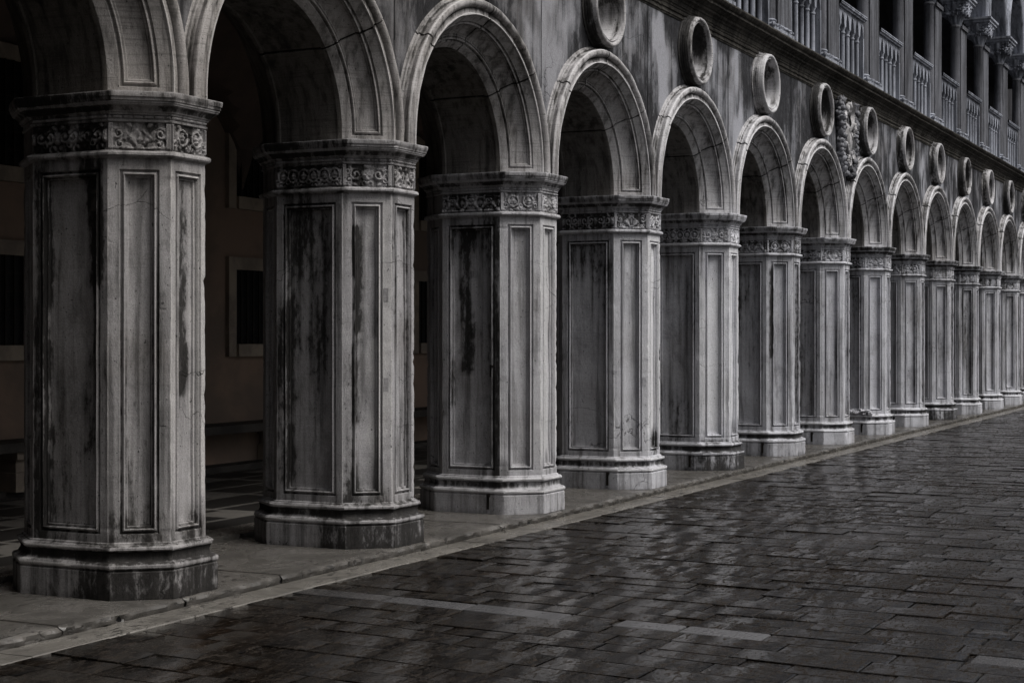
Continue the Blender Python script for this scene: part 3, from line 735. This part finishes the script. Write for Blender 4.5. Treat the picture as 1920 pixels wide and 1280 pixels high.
# ------------------------------------------------------------------ coat of arms
def coat():
    r = empty('carved_coat_of_arms', (PX(7)+.10, 0, 0)); Y = YW
    mb = MB()
    def sh(u, v):  # shield outline half-width at v (0 bottom..1 top)
        return .27*(min(1, (v/.55))**.6)*(1+.10*cos(v*6))
    rows = []
    for j in range(17):
        v = j/16; hw = max(.005, sh(0, v)); rows.append([(hw*u, Y-.03-.12*(1-u*u*.9)*sin(pi*min(1, .15+v*.8))-.010*sin(u*14+v*9), 4.66+.52*v) for u in [-1+2*i/10 for i in range(11)]])
    mb.grid(rows); mb.build('shield', M['arch'], r, 50)
    mb = MB()  # rim scrolls of the shield
    for s in (-1, 1):
        for i in range(18):
            v = i/17; mb.blob((s*(sh(0, v)+.02), Y-.09-.03*sin(v*9), 4.66+.52*v), .026+.012*sin(v*17)**2, i+s, 7, 5, .7)
    for i in range(12):
        a = 2*pi*i/12; mb.blob((.07*cos(a), Y-.10, 4.56+.07*sin(a)), .028, i, 7, 5, .6)
    mb.build('scrolled_frame', M['arch'], r, 70)
    for s in (-1, 1):
        mb = MB()
        for i in range(17):
            z = 5.50-.072*i; xx = s*(.43+.05*sin(i*.6)-.009*max(0, i-9)*3.2)
            for q in range(5): mb.blob((xx+.045*cos(q*1.26+i), Y-.07+.035*sin(q*1.26+i), z+.012*sin(q*3+i)), (.046+.014*sin(i*5+q*2)), i*5+q+s*50, 7, 5, .9)
        mb.build('fruit_garland', M['wall'], r, 80)
    mb = MB()
    for i in range(14):
        a = pi*i/13; mb.blob((.24*cos(a), Y-.08, 5.24+.13*sin(a)), .048, i+9, 7, 5, .8)
    for i in range(5): mb.blob((-.18+.09*i, Y-.11, 5.40+.05*sin(pi*i/4)), .05, i+40, 8, 6, .6, (1, 1, 1.3))
    mb.build('crown', M['arch'], r, 70)
    mb = MB(); rows = []
    for i in range(40):
        t = i/39; z = 5.50-.9*t; x = .02+.09*sin(t*9)+.05*t; rows.append([(x-.028, Y-.12-.02*sin(t*20), z), (x, Y-.165-.02*sin(t*20), z), (x+.028, Y-.12-.02*sin(t*20), z)])
    mb.grid(rows, flip=False); mb.build('ribbon', M['arch'], r, 60)
    tag(r, 'carved stone coat of arms with crown and fruit garlands between two roundels', 'coat of arms')
coat()

# ------------------------------------------------------------------ interior of the arcade
def vault():
    mb = MB(); Yc, Ry = 3.58, 2.24; rows = []
    ys = [1.34+ (5.82-1.34)*i/36 for i in range(37)]
    nx = (KMAX+2)*18
    for i in range(nx+1):
        X = PX(-1)-S/2+ (PX(KMAX)-PX(-1)+S)*i/nx; xl = ((X-PX(0)) % S)-S/2; row = []
        for y in ys:
            h = max(sqrt(max(0, 1.40**2-xl*xl)), sqrt(max(0, Ry*Ry-(y-Yc)**2))*.92); row.append((X, y, 3.45+h))
        rows.append(row)
    mb.grid(rows, flip=True); return mb
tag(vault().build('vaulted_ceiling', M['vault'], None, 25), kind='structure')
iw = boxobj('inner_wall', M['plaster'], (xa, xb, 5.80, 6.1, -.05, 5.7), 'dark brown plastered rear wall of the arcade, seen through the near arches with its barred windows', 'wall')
def window(xc, w, z0, z1):
    f = MB(); fw = .16; Y = 5.80
    for b in ((xc-w/2-fw, xc-w/2, Y-.06, Y-.001, z0-fw, z1+fw), (xc+w/2, xc+w/2+fw, Y-.06, Y-.001, z0-fw, z1+fw), (xc-w/2, xc+w/2, Y-.06, Y-.001, z1, z1+fw), (xc-w/2, xc+w/2, Y-.10, Y-.001, z0-fw, z0)): f.box(*b)
    o = f.build('window', M['frame'], iw, smooth=False)
    p = MB(); p.box(xc-w/2, xc+w/2, Y-.012, Y-.002, z0, z1); p.build('pane', M['dark'], o, smooth=False)
    g = MB()
    n = int(w/.13)
    for i in range(1, n): x = xc-w/2+w*i/n; g.box(x-.009, x+.009, Y-.045, Y-.027, z0, z1)
    m = int((z1-z0)/.17)
    for i in range(1, m): z = z0+(z1-z0)*i/m; g.box(xc-w/2, xc+w/2, Y-.027, Y-.013, z-.009, z+.009)
    g.build('grille', M['iron'], o, smooth=False)
for i in range(6):
    xc = 12.9 + 4.75*i
    window(xc, 1.05, 1.62, 2.58); window(xc, 1.05, 3.52, 4.66)
b = empty('stone_bench', (0, 0, 0)); tag(b, 'long dark stone bench on carved blocks at the foot of the inner arcade wall', 'bench')
mb = MB(); mb.box(xa, xb, 5.28, 5.80-.001, .52, .62); mb.build('seat', M['bench'], b, smooth=False)
mb = MB(); mb.box(xa, xb, 5.50, 5.80-.002, 0, .10); mb.build('foot_slab', M['bench'], b, smooth=False)
for i in range(12):
    x = 8.0+2.45*i; mb = MB(); mb.box(x-.14, x+.14, 5.36, 5.79, .10, .30); mb.box(x-.10, x+.10, 5.40, 5.79, .30, .44); mb.box(x-.15, x+.15, 5.33, 5.79, .44, .518); mb.build('carved_support', M['frame'], b, smooth=False)
boxobj('near_end_wall', M['plaster'], (xa-.3, xa+.5, 1.4, 5.79, -.05, 5.7), 'brown wall closing the near end of the arcade, out of view', 'wall')

# unseen palace wings added at both courtyard ends to block sky light
def wing(name, x0, x1, face, label):
    r = empty(name, ((x0+x1)/2, -24, 0)); tag(r, label, 'building', 'unseen wings added to block sky light'); cx = (x0+x1)/2
    mb = MB(); mb.box(x0-cx, x1-cx, -26, 24.1, -.3, 15); mb.build('wall', M['wall'], r, smooth=False)
    mb = MB(); mb.box(x0-cx-.4, x1-cx+.4, -26.4, 24.09, 15.002, 15.5); mb.build('roof', M['cornice'], r, smooth=False)
    mb = MB(); f = face-cx; sg = 1 if face == x1 else -1; mb.box(min(f, f+.25*sg), max(f, f+.25*sg), -26, 24.05, 5.6, 5.95); mb.build('string_course', M['arch'], r, smooth=False)
    for j in range(9):
        for z0 in (1.2, 7.2):
            y = -23+5.4*j; mb = MB(); mb.box(min(f, f+.08*sg), max(f, f+.08*sg), y-.95, y+.95, z0, z0+3.2); w_ = mb.build('window', M['arch'], r, smooth=False)
            mb = MB(); mb.box(min(f, f+.085*sg), max(f, f+.085*sg), y-.7, y+.7, z0+.25, z0+2.95); mb.build('pane', M['dark'], w_, smooth=False)
wing('near_blocker_wing', -22, -8.5, -8.5, 'grey palace wing added behind the viewer to shade the near piers, out of view')
wing('far_blocker_wing', 62, 74, 62, 'grey palace wing added past the right edge to darken reflections in the paving')
boxobj('corner_masonry', M['wall'], (-8.49, -.97, .151, 6.1, -.05, 15), 'plain stone corner joining the arcade to the near wing, out of view', 'wall')
# ------------------------------------------------------------------ ground
ground = boxobj('ground', M['slabs'], (-60, 160, -90, 30, -.40, -.075), kind='structure')
# platform slabs under the piers, with ragged front arris
mb = MB(); x = xa; r2 = random.Random(3)
while x < xb:
    L = r2.uniform(1.1, 2.3); x1 = min(xb, x+L); n = max(3, int((x1-x)/(.035 if x < 20 else .08))); rows = []; G = []
    for i in range(n+1):
        X = x+.006+(x1-x-.012)*i/n; e = min(X-x, x1-X)
        w = .014*N(X*3.1, 0, 4)+.035*max(0, N(X*7.5, 2, 0)-.1)+.014*abs(N(X*23, 1, 1)) + .03*max(0, 1-e/.03)
        w2 = .022*N(X*7, 7, 2)+.03*abs(N(X*24, 3, 1))
        z = -.0 + .004*N(X*1.5, 9, 9)
        rows.append([(X, 1.50, 0), (X, .7, .0), (X, .05, z), (X, -.02+w*.6, z-.003), (X, -.040+w*.9, z-.010-.018*abs(N(X*12, 5, 0))), (X, -.046+w2, -.030), (X, -.040+w2*1.2, -.048), (X, -.03, -.068)])
        cj = .9 if e < .012 else 0; G.append([cj, cj, cj, cj, 0, .1+1.2*max(0,N(X*6, 1, 1)), .3+1.2*max(0,N(X*4,2,2)), 1])
    mb.grid(rows, g=G, flip=False); x = x1
tag(mb.build('platform', M['platform'], None, 30), kind='structure')
mb = MB(); mb.box(xa, xb, -.02, 1.5, -.3, -.02); mb.build('platform_bed', M['dark'], None, smooth=False); bpy.data.objects['platform_bed']['kind'] = 'structure'
boxobj('arcade_step', M['platform'], (xa, xb, 1.53, 1.92, -.1, .035), kind='structure')
boxobj('arcade_floor', M['floor'], (xa, xb, 1.921, 5.9, -.1, .031), kind='structure')
# pale gutter strip beside the platform
mb = MB(); x = xa
while x < xb:
    L = r2.uniform(.9, 1.6); x1 = min(xb, x+L); dz = r2.uniform(-.002, .002); n = 10; rows = []
    for i in range(n+1):
        X = x+.0025+(x1-x-.005)*i/n; rows.append([(X, -.0, -.064+dz), (X, -.16, -.065+dz), (X, -.302, -.063+dz), (X, -.308+.003*N(X*9, 2, 2), -.068), (X, -.308, -.09)])
    mb.grid(rows); x = x1
tag(mb.build('gutter_strip', M['strip'], None, 40), kind='structure')
# dark wet slabs in rows, every slab slightly tilted
mb = MB(); r3 = random.Random(11); sl = .085
def slab(pts, z, tx, ty, tone):
    cx = sum(p[0] for p in pts)/4; cy = sum(p[1] for p in pts)/4
    def H(x, y): return z + (x-cx)*tx + (y-cy)*ty
    ins = []
    for p in pts:
        d = Vector((cx-p[0], cy-p[1])); l = d.length; d /= l
        ins.append((p[0]+d.x*.012, p[1]+d.y*.012))
    a = [mb.vert((p[0], p[1], H(*p)-.004), tone) for p in pts]; bq = [mb.vert((p[0], p[1], H(*p)), tone) for p in ins]; cq = [mb.vert((p[0], p[1], -.10), tone) for p in pts]
    mb.f.append(tuple(bq))
    for i in range(4):
        j = (i+1) % 4; mb.f.append((a[i], a[j], bq[j], bq[i])); mb.f.append((cq[i], cq[j], a[j], a[i]))
# row containing the pale stones passes x=9.56 at y=-.37
row = 9.53 + (-.37)*(-sl) ; xs_rows = [9.405]
x = 9.65; xs_rows.append(x)
while x < 56: x += r3.uniform(.20, .31); xs_rows.append(x)
x = 9.405; left = []
while x > -3: x -= r3.uniform(.20, .31); left.append(x)
xs_rows = left[::-1] + xs_rows; i0 = xs_rows.index(9.405)
for i in range(len(xs_rows)-1):
    xl, xr = xs_rows[i]+.003, xs_rows[i+1]-.003
    if i == i0: xl, xr = 9.41, 9.405+.235
    y = -.20-r3.uniform(0, .8); pale = (i == i0)
    if pale: ys = [(-.315,-1.05,1.62),(-1.05,-1.7,1.75),(-1.7,-2.42,1.8),(-2.42,-2.76,.5),(-2.80,-3.22,2.0),(-3.235,-3.77,2.0),(-3.77,-4.3,.3),(-4.3,-4.95,.2),(-4.98,-5.6,1.75),(-5.6,-6.3,.4)]
    else:
        ys = []; yy = -.313; first = True
        while yy > -14:
            L = r3.uniform(.25, .80); L = L*.5 if first and r3.random() < .5 else L; first = False
            ys.append((yy, yy-L, (r3.uniform(.9, 1.35) if r3.random() < .035 else max(0, r3.gauss(.15, .22))))); yy -= L
    for (ya, yb, tone) in ys:
        ya2 = ya-.004; yb2 = yb+.004
        X = lambda xx, y_: xx + (y_+.3)*sl + .03*N(xx*2, y_*1.1, 2) + .012*N(xx*7, y_*5, 4)
        pts = [(X(xl, yb2), yb2), (X(xr, yb2), yb2), (X(xr, ya2), ya2), (X(xl, ya2), ya2)]
        slab(pts, -.064+r3.gauss(0, .0025), r3.gauss(0, .005), r3.gauss(0, .004), tone)
tag(mb.build('paving', M['slabs'], None, 25), kind='structure')

# ------------------------------------------------------------------ light, sky, camera
w = bpy.data.worlds.new('World'); scn.world = w; w.use_nodes = True; nt = w.node_tree; bg = nt.nodes['Background']
sky = nt.nodes.new('ShaderNodeTexSky'); sky.sky_type = 'NISHITA'; sky.sun_disc = False
EL, AZ = radians(48), radians(200)     # direction towards the sun: compass style, measured below
SUNV = Vector((.04, -.75, 1.15)).normalized()
sky.sun_elevation = math.asin(SUNV.z); sky.sun_rotation = atan2(SUNV.x, SUNV.y)
sky.air_density = 1.0; sky.dust_density = 6.0; sky.ozone_density = 1.0
hs = nt.nodes.new('ShaderNodeHueSaturation'); hs.inputs['Saturation'].default_value = .22
nt.links.new(sky.outputs[0], hs.inputs['Color']); nt.links.new(hs.outputs[0], bg.inputs[0]); bg.inputs[1].default_value = .05
sd = bpy.data.lights.new('sun', 'SUN'); sd.energy = 1.5; sd.angle = radians(30); sd.color = (1, .97, .93)
so = bpy.data.objects.new('sun', sd); C.objects.link(so); so.rotation_euler = SUNV.to_track_quat('Z', 'Y').to_euler()
cam = bpy.data.cameras.new('camera'); co = bpy.data.objects.new('camera', cam); C.objects.link(co)
co.location = (0, -6.6524, 1.7); co.rotation_euler = (pi/2, 0, radians(26.248)-pi/2)
cam.sensor_width = 36; cam.lens = 3038.05/1920*36; cam.shift_y = -6.75/1920; cam.clip_end = 500
scn.camera = co
vs = scn.view_settings; vs.view_transform = 'Standard'; vs.look = 'None'; vs.gamma = 1; vs.exposure = 1.0
scn.cycles.max_bounces = 6; scn.cycles.use_denoising = True
